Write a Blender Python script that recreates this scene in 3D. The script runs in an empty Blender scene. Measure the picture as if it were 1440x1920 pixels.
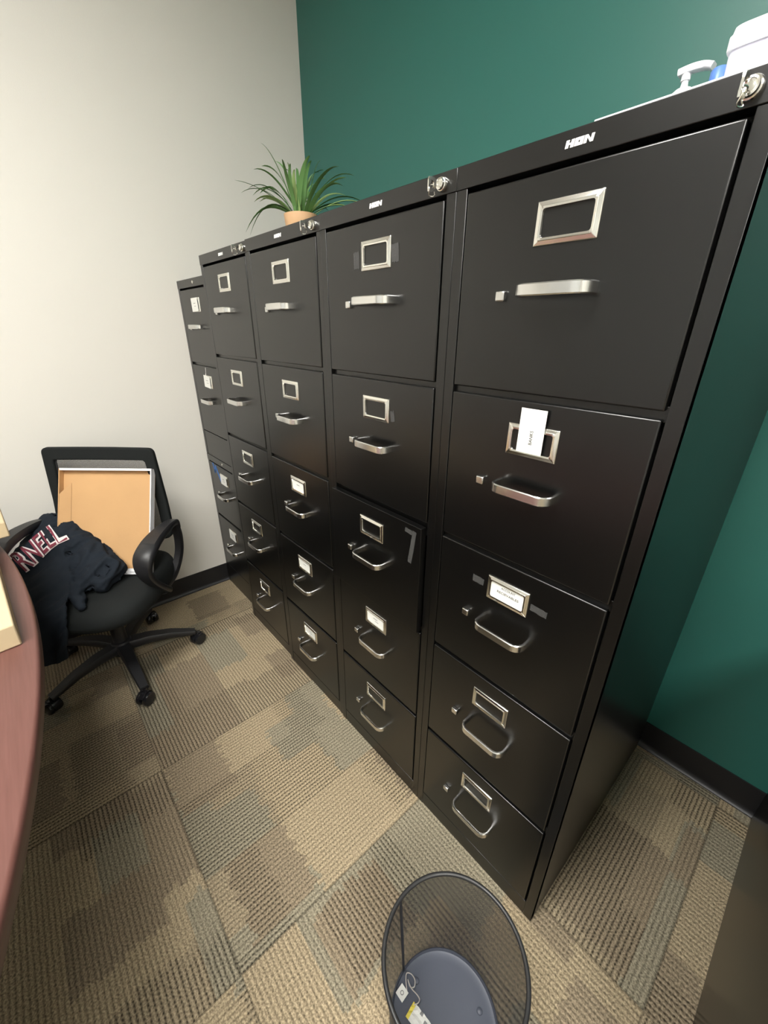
import bpy, bmesh, math, random
from mathutils import Vector, Matrix, noise
from mathutils.bvhtree import BVHTree
PI = math.pi
random.seed(7)
sc = bpy.context.scene
COL = sc.collection

# ------------------------------------------------------------------ materials
def new_mat(name):
    m = bpy.data.materials.new(name); m.use_nodes = True
    nt = m.node_tree; b = nt.nodes['Principled BSDF']
    return m, nt, b

def mat(name, col, rough=.5, metal=0., spec=.5, bump=0., bscale=200., var=0., coat=0., trans=0., alpha=1., emit=None, estr=1.):
    m, nt, b = new_mat(name)
    b.inputs['Base Color'].default_value = (*col, 1)
    b.inputs['Roughness'].default_value = rough
    b.inputs['Metallic'].default_value = metal
    b.inputs['Specular IOR Level'].default_value = spec
    b.inputs['Coat Weight'].default_value = coat
    b.inputs['Transmission Weight'].default_value = trans
    b.inputs['Alpha'].default_value = alpha
    if emit:
        b.inputs['Emission Color'].default_value = (*emit, 1); b.inputs['Emission Strength'].default_value = estr
    tc = nt.nodes.new('ShaderNodeTexCoord')
    n = nt.nodes.new('ShaderNodeTexNoise'); n.inputs['Scale'].default_value = bscale
    n.inputs['Detail'].default_value = 3
    nt.links.new(tc.outputs['Object'], n.inputs['Vector'])
    if bump:
        bp = nt.nodes.new('ShaderNodeBump'); bp.inputs['Strength'].default_value = bump
        bp.inputs['Distance'].default_value = .002
        nt.links.new(n.outputs['Fac'], bp.inputs['Height']); nt.links.new(bp.outputs['Normal'], b.inputs['Normal'])
    if var:
        n2 = nt.nodes.new('ShaderNodeTexNoise'); n2.inputs['Scale'].default_value = bscale * .05
        n2.inputs['Detail'].default_value = 5
        nt.links.new(tc.outputs['Object'], n2.inputs['Vector'])
        r = nt.nodes.new('ShaderNodeMapRange')
        r.inputs['To Min'].default_value = 1 - var; r.inputs['To Max'].default_value = 1 + var
        nt.links.new(n2.outputs['Fac'], r.inputs['Value'])
        mx = nt.nodes.new('ShaderNodeVectorMath'); mx.operation = 'SCALE'
        mx.inputs[0].default_value = col
        nt.links.new(r.outputs['Result'], mx.inputs['Scale'])
        nt.links.new(mx.outputs['Vector'], b.inputs['Base Color'])
    return m

M = {}
M['cream'] = mat('cream_wall_paint', (.72, .70, .645), .62, bump=.12, bscale=260, spec=.3)
M['greywall'] = mat('pale_grey_wall_paint', (.68, .69, .68), .62, bump=.12, bscale=260, spec=.3)
M['green'] = mat('green_wall_paint', (.023, .138, .113), .42, bump=.10, bscale=300, spec=.55)
M['ceil'] = mat('ceiling_tile_white', (.78, .77, .74), .8, bump=.3, bscale=160)
M['base'] = mat('black_rubber_base', (.010, .010, .012), .42, bump=.05)
M['black'] = mat('black_cabinet_enamel', (.0024, .0024, .0024), .29, spec=.62)
M['inner'] = mat('cabinet_gap_shade', (.004, .004, .004), .8)  # near-black colour painted in for the shade inside the cabinets
M['chrome'] = mat('satin_chrome', (.74, .74, .73), .22, metal=1., bump=.02, bscale=500)
M['brightmetal'] = mat('bright_nickel', (.86, .85, .80), .20, metal=1., bump=.02, bscale=500)
M['paper'] = mat('white_card', (.84, .84, .80), .7, bump=.05)
M['ink'] = mat('black_print', (.02, .02, .02), .7)
M['greyink'] = mat('grey_print', (.25, .25, .25), .7)
M['logo'] = mat('silver_logo_print', (.80, .80, .80), .35)
M['tapegrey'] = mat('old_adhesive_residue', (.045, .045, .044), .75, bump=.4, bscale=400, var=.4)
M['bluetape'] = mat('blue_painters_tape', (.06, .20, .56), .7, bump=.2, bscale=300)
M['plastic'] = mat('black_nylon_plastic', (.016, .016, .018), .42, bump=.12, bscale=700)
M['gloss'] = mat('black_gloss_plastic', (.012, .012, .014), .22)
M['fabric'] = mat('black_seat_fabric', (.013, .015, .015), .9, bump=.5, bscale=900, spec=.2)
M['hood'] = mat('navy_black_fleece', (.0145, .0190, .0260), .92, bump=.35, bscale=700, spec=.15)
M['maroon'] = mat('maroon_applique', (.19, .028, .05), .8, bump=.2, bscale=500)
M['white'] = mat('white_stitching', (.78, .70, .70), .8)
M['kraft'] = mat('brown_kraft_board', (.56, .335, .155), .82, bump=.15, bscale=90, var=.16)
M['whiteboard'] = mat('white_coated_board', (.84, .84, .86), .5)
M['tan'] = mat('pale_corrugated_board', (.58, .46, .29), .8, bump=.15, bscale=120, var=.06)
M['leaf'] = mat('grass_leaf_green', (.11, .235, .07), .45, bump=.1, bscale=150, var=.5)
M['leaf2'] = mat('grass_leaf_light', (.26, .38, .13), .45, bump=.1, bscale=150, var=.3)
M['pot'] = mat('pale_wood_pot', (.60, .37, .20), .6, bump=.2, bscale=120, var=.15)
M['soil'] = mat('moss_filler', (.05, .06, .025), .95, bump=.8, bscale=200)
M['binsteel'] = mat('black_wire_steel', (.02, .02, .021), .38, spec=.6)
M['binbase'] = mat('bin_floor_plate', (.085, .095, .125), .42, bump=.05)
M['whiteplastic'] = mat('white_plastic', (.86, .87, .90), .3)
M['lilacplastic'] = mat('frosted_plastic', (.74, .74, .86), .35)
M['blueplastic'] = mat('blue_cap_plastic', (.12, .25, .65), .35)
M['clear'] = mat('milky_clear_plastic', (.75, .70, .66), .3, trans=.3)
M['yellow'] = mat('yellow_label_edge', (.80, .68, .10), .6)
M['floorvoid'] = mat('grey_toe', (.16, .15, .15), .6)
M['diffuser'] = mat('lit_light_diffuser', (.9, .9, .9), .5, emit=(1., .98, .935), estr=24.)
M['silverframe'] = mat('white_metal_trim', (.75, .75, .75), .4)

# mahogany laminate with fine grain
def wood():
    m, nt, b = new_mat('mahogany_laminate')
    tc = nt.nodes.new('ShaderNodeTexCoord'); mp = nt.nodes.new('ShaderNodeMapping')
    mp.inputs['Scale'].default_value = (3, 60, 60)
    n = nt.nodes.new('ShaderNodeTexNoise'); n.inputs['Scale'].default_value = 4; n.inputs['Detail'].default_value = 6
    cr = nt.nodes.new('ShaderNodeValToRGB')
    cr.color_ramp.elements[0].color = (.128, .054, .044, 1); cr.color_ramp.elements[0].position = .3
    cr.color_ramp.elements[1].color = (.160, .070, .058, 1); cr.color_ramp.elements[1].position = .75
    L = nt.links.new
    L(tc.outputs['Object'], mp.inputs['Vector']); L(mp.outputs['Vector'], n.inputs['Vector'])
    L(n.outputs['Fac'], cr.inputs['Fac']); L(cr.outputs['Color'], b.inputs['Base Color'])
    b.inputs['Roughness'].default_value = .42; b.inputs['Specular IOR Level'].default_value = .5
    return m
M['wood'] = wood()

# wire mesh: holes between two crossing sets of wires, in UV metres
def mesh_mat(name, col, pitch, wire, rough=.45, diag=True):
    m, nt, b = new_mat(name); L = nt.links.new
    b.inputs['Base Color'].default_value = (*col, 1); b.inputs['Roughness'].default_value = rough
    uv = nt.nodes.new('ShaderNodeUVMap'); sp = nt.nodes.new('ShaderNodeSeparateXYZ')
    mp = nt.nodes.new('ShaderNodeMapping')
    if diag: mp.inputs['Rotation'].default_value = (0, 0, PI / 4)
    L(uv.outputs['UV'], mp.inputs['Vector']); L(mp.outputs['Vector'], sp.inputs['Vector'])
    outs = []
    for ax in ('X', 'Y'):
        d = nt.nodes.new('ShaderNodeMath'); d.operation = 'DIVIDE'; d.inputs[1].default_value = pitch
        f = nt.nodes.new('ShaderNodeMath'); f.operation = 'FRACT'
        c = nt.nodes.new('ShaderNodeMath'); c.operation = 'LESS_THAN'; c.inputs[1].default_value = wire
        L(sp.outputs[ax], d.inputs[0]); L(d.outputs[0], f.inputs[0]); L(f.outputs[0], c.inputs[0]); outs.append(c)
    mx = nt.nodes.new('ShaderNodeMath'); mx.operation = 'MAXIMUM'
    L(outs[0].outputs[0], mx.inputs[0]); L(outs[1].outputs[0], mx.inputs[1])
    L(mx.outputs[0], b.inputs['Alpha'])
    return m
M['binmesh'] = mesh_mat('black_wire_mesh', (.022, .022, .022), .0028, .43)
M['backmesh'] = mesh_mat('black_mesh_fabric', (.03, .03, .032), .0032, .36, .8)

# carpet tiles laid quarter-turned, loop ribs and random blocks of colour
def carpet():
    m, nt, b = new_mat('carpet_tiles'); L = nt.links.new; N = nt.nodes.new
    def mth(op, a, c=None, d=None):
        n = N('ShaderNodeMath'); n.operation = op
        for i, v in enumerate((a, c, d)):
            if v is None: continue
            if isinstance(v, (int, float)): n.inputs[i].default_value = v
            else: L(v, n.inputs[i])
        return n.outputs[0]
    def comb(a, c, d=0):
        n = N('ShaderNodeCombineXYZ')
        for i, v in enumerate((a, c, d)):
            if isinstance(v, (int, float)): n.inputs[i].default_value = v
            else: L(v, n.inputs[i])
        return n.outputs[0]
    def wn(v):
        n = N('ShaderNodeTexWhiteNoise'); n.noise_dimensions = '3D'; L(v, n.inputs['Vector']); return n.outputs['Value']
    def mixc(f, a, c):
        n = N('ShaderNodeMix'); n.data_type = 'RGBA'
        L(f, n.inputs['Factor'])
        for k, v in ((6, a), (7, c)):
            if isinstance(v, tuple): n.inputs[k].default_value = (*v, 1)
            else: L(v, n.inputs[k])
        return n.outputs[2]
    tc = N('ShaderNodeTexCoord'); sp = N('ShaderNodeSeparateXYZ'); L(tc.outputs['Object'], sp.inputs[0])
    X = mth('DIVIDE', mth('SUBTRACT', sp.outputs['X'], .94 - 6.05), .605)
    Y = mth('DIVIDE', mth('SUBTRACT', sp.outputs['Y'], -1.27 - 6.10), .61)
    ix = mth('FLOOR', X); iy = mth('FLOOR', Y); fx = mth('FRACT', X); fy = mth('FRACT', Y)
    par = mth('MODULO', mth('ADD', ix, iy), 2)          # 0: ribs along y
    ipar = mth('SUBTRACT', 1, par)
    a = mth('ADD', mth('MULTIPLY', fx, ipar), mth('MULTIPLY', fy, par))      # across the ribs, 0..1
    c = mth('ADD', mth('MULTIPLY', fy, ipar), mth('MULTIPLY', fx, par))      # along the ribs
    tid = wn(comb(ix, iy, 3.7))
    row0 = mth('FLOOR', mth('MULTIPLY', a, 56))
    cj = mth('ADD', c, mth('MULTIPLY', mth('SUBTRACT', wn(comb(row0, tid, 6)), .5), .034))
    # blocks of colour
    def blocks(na, nc, seed, thr):
        oa = mth('MULTIPLY', wn(comb(ix, iy, seed)), .9)
        oc = mth('MULTIPLY', wn(comb(ix, iy, seed + 9)), .9)
        ba = mth('FLOOR', mth('ADD', mth('MULTIPLY', a, na), oa))
        shift = mth('MULTIPLY', wn(comb(ba, tid, seed + 4)), 1.0)
        bc = mth('FLOOR', mth('ADD', mth('ADD', mth('MULTIPLY', cj, nc), oc), shift))
        return wn(comb(mth('ADD', ba, mth('MULTIPLY', ix, 17)), mth('ADD', bc, mth('MULTIPLY', iy, 13)), seed))
    r1 = blocks(2.6, 1.7, 1.3, 0); r2 = blocks(4.1, 2.6, 5.1, 0); r3 = blocks(3.1, 3.7, 8.2, 0)
    beige = (.400, .322, .210); grey = (.305, .270, .193); brown = (.295, .236, .160); taupe = (.355, .288, .192)
    col = mixc(mth('GREATER_THAN', r1, .52), beige, taupe)
    col = mixc(mth('GREATER_THAN', r2, .71), col, grey)
    col = mixc(mth('GREATER_THAN', r3, .79), col, brown)
    # strength of the rib lines differs from block to block
    ribs_on = mth('ADD', .62, mth('MULTIPLY', .38, mth('GREATER_THAN', r1, .34)))
    ribs_on = mth('MULTIPLY', ribs_on, mth('ADD', .60, mth('MULTIPLY', .40, mth('GREATER_THAN', r3, .25))))
    am = mth('MULTIPLY', a, 2 * PI * 56)
    wob = N('ShaderNodeTexNoise'); wob.inputs['Scale'].default_value = 70; wob.inputs['Detail'].default_value = 2
    L(tc.outputs['Object'], wob.inputs['Vector'])
    rib = mth('ADD', .5, mth('MULTIPLY', .5, mth('SINE', mth('ADD', am, mth('MULTIPLY', mth('SUBTRACT', wob.outputs['Fac'], .5), 2.4)))))
    row = mth('FLOOR', mth('MULTIPLY', a, 56))
    knot = mth('ADD', .5, mth('MULTIPLY', .5, mth('SINE', mth('ADD', mth('MULTIPLY', c, 2 * PI * 66), mth('MULTIPLY', wn(comb(row, tid, 2)), 6.28)))))
    groove = mth('POWER', mth('SUBTRACT', 1, rib), 2.0)
    dark = mth('MULTIPLY', mth('MULTIPLY', groove, ribs_on), mth('ADD', .55, mth('MULTIPLY', .45, knot)))
    sp1 = N('ShaderNodeTexNoise'); sp1.inputs['Scale'].default_value = 260; sp1.inputs['Detail'].default_value = 2
    L(tc.outputs['Object'], sp1.inputs['Vector'])
    speck = N('ShaderNodeMapRange'); L(sp1.outputs['Fac'], speck.inputs['Value'])
    speck.inputs['From Min'].default_value = .35; speck.inputs['From Max'].default_value = .65
    speck.inputs['To Min'].default_value = .62; speck.inputs['To Max'].default_value = 1.35
    # seams between tiles
    e = mth('MINIMUM', mth('MINIMUM', fx, mth('SUBTRACT', 1, fx)), mth('MINIMUM', fy, mth('SUBTRACT', 1, fy)))
    seam = mth('ADD', .62, mth('MULTIPLY', .38, mth('GREATER_THAN', e, .0035)))
    k = mth('MULTIPLY', mth('SUBTRACT', 1, mth('MULTIPLY', dark, .86)), mth('MULTIPLY', speck.outputs['Result'], seam))
    vm = N('ShaderNodeVectorMath'); vm.operation = 'SCALE'; L(col, vm.inputs[0]); L(k, vm.inputs['Scale'])
    L(vm.outputs['Vector'], b.inputs['Base Color'])
    h = mth('ADD', mth('MULTIPLY', mth('MULTIPLY', rib, ribs_on), mth('ADD', .6, mth('MULTIPLY', .4, knot))), mth('MULTIPLY', sp1.outputs['Fac'], .8))
    bp = N('ShaderNodeBump'); bp.inputs['Strength'].default_value = .55; bp.inputs['Distance'].default_value = .004
    L(h, bp.inputs['Height']); L(bp.outputs['Normal'], b.inputs['Normal'])
    b.inputs['Roughness'].default_value = .95; b.inputs['Specular IOR Level'].default_value = .12
    return m
M['carpet'] = carpet()

# ------------------------------------------------------------------ helpers
def link(name, bm, m, parent=None, loc=(0, 0, 0), smooth=True, bevel=0., seg=2, angle=35):
    me = bpy.data.meshes.new(name)
    bmesh.ops.recalc_face_normals(bm, faces=bm.faces)
    bm.to_mesh(me); bm.free()
    o = bpy.data.objects.new(name, me); COL.objects.link(o)
    for x in (m if isinstance(m, (list, tuple)) else [m]): me.materials.append(x)
    o.location = loc
    if parent: o.parent = parent
    if smooth:
        me.shade_smooth()
        try: me.set_sharp_from_angle(angle=math.radians(angle))
        except Exception: pass
    if bevel:
        b = o.modifiers.new('bevel', 'BEVEL'); b.width = bevel; b.segments = seg; b.limit_method = 'ANGLE'
        b.angle_limit = math.radians(40); b.harden_normals = False
    return o

def box(bm, x0, x1, y0, y1, z0, z1, mi=0):
    v = [bm.verts.new(p) for p in ((x0, y0, z0), (x1, y0, z0), (x1, y1, z0), (x0, y1, z0), (x0, y0, z1), (x1, y0, z1), (x1, y1, z1), (x0, y1, z1))]
    for f in ((0, 3, 2, 1), (4, 5, 6, 7), (0, 1, 5, 4), (1, 2, 6, 5), (2, 3, 7, 6), (3, 0, 4, 7)):
        bm.faces.new([v[i] for i in f]).material_index = mi
    return v

def plate(bm, pts, d, mi=0):
    """polygon extruded by vector d"""
    a = [bm.verts.new(p) for p in pts]; b = [bm.verts.new(Vector(p) + Vector(d)) for p in pts]; n = len(a)
    bm.faces.new(a).material_index = mi; bm.faces.new(b[::-1]).material_index = mi
    for k in range(n): bm.faces.new((a[k], b[k], b[(k + 1) % n], a[(k + 1) % n])).material_index = mi

def tube(bm, pts, rad, n=10, cap=True, mi=0):
    pts = [Vector(p) for p in pts]; rings = []
    rads = rad if isinstance(rad, (list, tuple)) else [rad] * len(pts)
    up = Vector((0, 0, 1))
    t0 = (pts[1] - pts[0]).normalized()
    if abs(t0.dot(up)) > .95: up = Vector((1, 0, 0))
    nrm = (up - t0 * up.dot(t0)).normalized()
    for i, p in enumerate(pts):
        t = (pts[min(i + 1, len(pts) - 1)] - pts[max(i - 1, 0)]).normalized()
        nrm = (nrm - t * nrm.dot(t)).normalized(); bn = t.cross(nrm)
        rings.append([bm.verts.new(p + (nrm * math.cos(2 * PI * k / n) + bn * math.sin(2 * PI * k / n)) * rads[i]) for k in range(n)])
    for i in range(len(rings) - 1):
        for k in range(n):
            bm.faces.new((rings[i][k], rings[i][(k + 1) % n], rings[i + 1][(k + 1) % n], rings[i + 1][k])).material_index = mi
    if cap:
        bm.faces.new(rings[0][::-1]).material_index = mi; bm.faces.new(rings[-1]).material_index = mi

def strip(bm, pts, side, half, thick, closed=False, mi=0):
    """flat bar swept along pts; `side` is the wide direction, half its half width, thick across"""
    pts = [Vector(p) for p in pts]; s = Vector(side).normalized(); rings = []
    hs = half if isinstance(half, (list, tuple)) else [half] * len(pts)
    ts = thick if isinstance(thick, (list, tuple)) else [thick] * len(pts)
    for i, p in enumerate(pts):
        t = (pts[min(i + 1, len(pts) - 1)] - pts[max(i - 1, 0)]).normalized()
        nn = t.cross(s).normalized()
        h = hs[i]; th = ts[i]
        prof = [(-1, .5), (-.8, 1), (.8, 1), (1, .5), (1, -.5), (.8, -1), (-.8, -1), (-1, -.5)]
        rings.append([bm.verts.new(p + s * (a * h) + nn * (b * th / 2)) for a, b in prof])
    for i in range(len(rings) - 1):
        for k in range(8):
            bm.faces.new((rings[i][k], rings[i][(k + 1) % 8], rings[i + 1][(k + 1) % 8], rings[i + 1][k])).material_index = mi
    bm.faces.new(rings[0][::-1]).material_index = mi; bm.faces.new(rings[-1]).material_index = mi

def lathe(bm, prof, n=48, c=(0, 0, 0), axis='Z', mi=0, cap_start=False, cap_end=False):
    rings = []
    for r, h in prof:
        ring = []
        for k in range(n):
            a = 2 * PI * k / n; x, y = r * math.cos(a), r * math.sin(a)
            p = (x, y, h) if axis == 'Z' else ((x, h, y) if axis == 'Y' else (h, x, y))
            ring.append(bm.verts.new(Vector(p) + Vector(c)))
        rings.append(ring)
    for i in range(len(rings) - 1):
        for k in range(n):
            bm.faces.new((rings[i][k], rings[i][(k + 1) % n], rings[i + 1][(k + 1) % n], rings[i + 1][k])).material_index = mi
    if cap_start: bm.faces.new(rings[0][::-1]).material_index = mi
    if cap_end: bm.faces.new(rings[-1]).material_index = mi
    return rings

def smooth_path(pts, n=6):
    """Catmull-Rom through the points"""
    P = [Vector(p) for p in pts]; P = [P[0] * 2 - P[1]] + P + [P[-1] * 2 - P[-2]]; out = []
    for i in range(1, len(P) - 2):
        for k in range(n):
            t = k / n; a, b, c, d = P[i - 1], P[i], P[i + 1], P[i + 2]
            out.append(.5 * ((2 * b) + (c - a) * t + (2 * a - 5 * b + 4 * c - d) * t * t + (-a + 3 * b - 3 * c + d) * t ** 3))
    out.append(P[-2]); return out

def round_poly(pts, r, n=4):
    out = []; P = [Vector(p) for p in pts]
    for i, p in enumerate(P):
        a = (P[i - 1] - p); b = (P[(i + 1) % len(P)] - p)
        rr = r if not isinstance(r, (list, tuple)) else r[i]
        p0 = p + a.normalized() * rr; p1 = p + b.normalized() * rr
        for k in range(n + 1):
            t = k / n; out.append(p0 * (1 - t) ** 2 + p * 2 * t * (1 - t) + p1 * t * t)
    return out

def empty(name, loc, rz=0):
    o = bpy.data.objects.new(name, None); COL.objects.link(o)
    o.location = loc; o.rotation_euler = (0, 0, rz); o.empty_display_size = .1
    return o

def tag(o, label, cat, group=None):
    o['label'] = label; o['category'] = cat
    if group: o['group'] = group
    return o

def structure(o): o['kind'] = 'structure'; return o

def text_bm(bm, body, size, place, depth=.0002, mi=0, width=None, height=None, bold=0.):
    """letters as mesh; place maps (x, y, z) of the flat text to 3D. centred."""
    cu = bpy.data.curves.new('t', 'FONT'); cu.body = body; cu.size = size; cu.extrude = depth
    cu.align_x = 'CENTER'; cu.align_y = 'CENTER'; cu.offset = bold; cu.resolution_u = 3
    o = bpy.data.objects.new('t', cu); COL.objects.link(o)
    dg = bpy.context.evaluated_depsgraph_get(); dg.update()
    me = bpy.data.meshes.new_from_object(o.evaluated_get(dg))
    vs = [v.co.copy() for v in me.vertices]
    if vs:
        x0 = min(v.x for v in vs); x1 = max(v.x for v in vs); y0 = min(v.y for v in vs); y1 = max(v.y for v in vs)
        sx = width / (x1 - x0) if width else 1; sy = height / (y1 - y0) if height else sx
        cx, cy = (x0 + x1) / 2, (y0 + y1) / 2
        nv = [bm.verts.new(place(Vector(((v.x - cx) * sx, (v.y - cy) * sy, v.z)))) for v in vs]
        for p in me.polygons:
            try: bm.faces.new([nv[i] for i in p.vertices]).material_index = mi
            except ValueError: pass
    bpy.data.objects.remove(o); bpy.data.curves.remove(cu); bpy.data.meshes.remove(me)

# ------------------------------------------------------------------ room shell
RX, RY, RZ = 4.6, -3.9, 2.72
bm = bmesh.new(); box(bm, -.12, RX + .12, RY - .12, .12, -.1, 0)
structure(link('floor', bm, M['carpet'], smooth=False))
bm = bmesh.new(); box(bm, -.12, RX + .12, RY - .12, .12, RZ, RZ + .1)
structure(link('ceiling', bm, M['ceil'], smooth=False))
for nm, b_, m_ in (('wall_left', (-.12, 0, RY, 0, 0, RZ), 'cream'), ('wall_back', (-.12, RX + .12, 0, .12, 0, RZ), 'green'),
                   ('wall_right', (RX, RX + .12, RY, 0, 0, RZ), 'cream'), ('wall_front', (-.12, RX + .12, RY - .12, RY, 0, RZ), 'greywall')):
    bm = bmesh.new(); box(bm, *b_); structure(link(nm, bm, M[m_], smooth=False))
# rubber cove base: flat face with a small toe that runs out onto the carpet
def cove(name, p0, p1, n):
    p0, p1, n = Vector(p0), Vector(p1), Vector(n); bm = bmesh.new()
    prof = [(.0, .102), (.004, .102), (.005, .098), (.005, .022), (.007, .012), (.013, .005), (.016, .003), (.016, .0005), (.0, .0005)]
    rings = [[bm.verts.new(p + n * a + Vector((0, 0, h))) for a, h in prof] for p in (p0, p1)]
    for k in range(len(prof)): bm.faces.new((rings[0][k], rings[0][(k + 1) % len(prof)], rings[1][(k + 1) % len(prof)], rings[1][k]))
    bm.faces.new(rings[0]); bm.faces.new(rings[1][::-1])
    return structure(link(name, bm, M['base'], angle=50))
cove('baseboard_left', (.0005, RY, 0), (.0005, -.0005, 0), (1, 0, 0))
cove('baseboard_back', (.0, -.0005, 0), (RX, -.0005, 0), (0, -1, 0))
cove('baseboard_right', (RX - .0005, RY, 0), (RX - .0005, -.0005, 0), (-1, 0, 0))
cove('baseboard_front', (.0, RY + .0005, 0), (RX, RY + .0005, 0), (0, 1, 0))

# ------------------------------------------------------------------ filing cabinets
W = .3804; DEP = .690; INS = .0205
def sheet_box(bm, x0, x1, y0, y1, z0, z1): return box(bm, x0, x1, y0, y1, z0, z1)

def handle_bm(bm, x0, x1, zc):
    pts = [(x0, .0, zc)] + [(p.x, p.y, zc) for p in
          [Vector((x0, -.016, 0)), Vector((x0 + .0018, -.0225, 0)), Vector((x0 + .0065, -.0285, 0)), Vector((x0 + .012, -.0315, 0)), Vector((x0 + .018, -.0325, 0)),
           Vector((x1 - .018, -.0325, 0)), Vector((x1 - .012, -.0315, 0)), Vector((x1 - .0065, -.0285, 0)), Vector((x1 - .0018, -.0225, 0)), Vector((x1, -.016, 0))]] + [(x1, .0, zc)]
    strip(bm, pts, (0, 0, 1), .0078, .0056)

def holder_bm(bm, xc, zc, w=.087, h=.051):
    def loop(iw, ih, y, r):
        a, b = w / 2 - iw, h / 2 - ih
        pts = round_poly([(xc - a, y, zc - b), (xc + a, y, zc - b), (xc + a, y, zc + b), (xc - a, y, zc + b)], r, 3)
        return [bm.verts.new(p) for p in pts]
    L_ = [loop(0, 0, .0, .0012), loop(0, 0, -.0022, .0012), loop(.0012, .0012, -.0034, .0015), loop(.0050, .0050, -.0030, .002),
          loop(.0062, .0062, -.0046, .003), loop(.0088, .0088, -.0042, .004), loop(.0094, .0094, -.0012, .004)]
    for a, b in zip(L_, L_[1:]):
        n = len(a)
        for k in range(n): bm.faces.new((a[k], a[(k + 1) % n], b[(k + 1) % n], b[k]))

def logo_bm(bm, x0, z0, w, h):
    """heavy slanted H O N"""
    sl = .16
    def q(pts):
        plate(bm, [(x0 + w * (a + sl * b * h / w), -.0010, z0 + h * b) for a, b in pts], (0, .0008, 0))
    def bar(a0, a1, b0, b1): q([(a0, b0), (a1, b0), (a1, b1), (a0, b1)])
    bar(0, .12, 0, 1); bar(.12, .19, .38, .62); bar(.19, .31, 0, 1)
    bar(.335, .46, 0, 1); bar(.46, .52, 0, .36); bar(.46, .52, .64, 1); bar(.52, .645, 0, 1)
    bar(.67, .77, 0, 1); q([(.77, 1), (.77, .62), (.90, 0), (.90, .40)]); bar(.90, 1.0, 0, 1)

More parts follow.
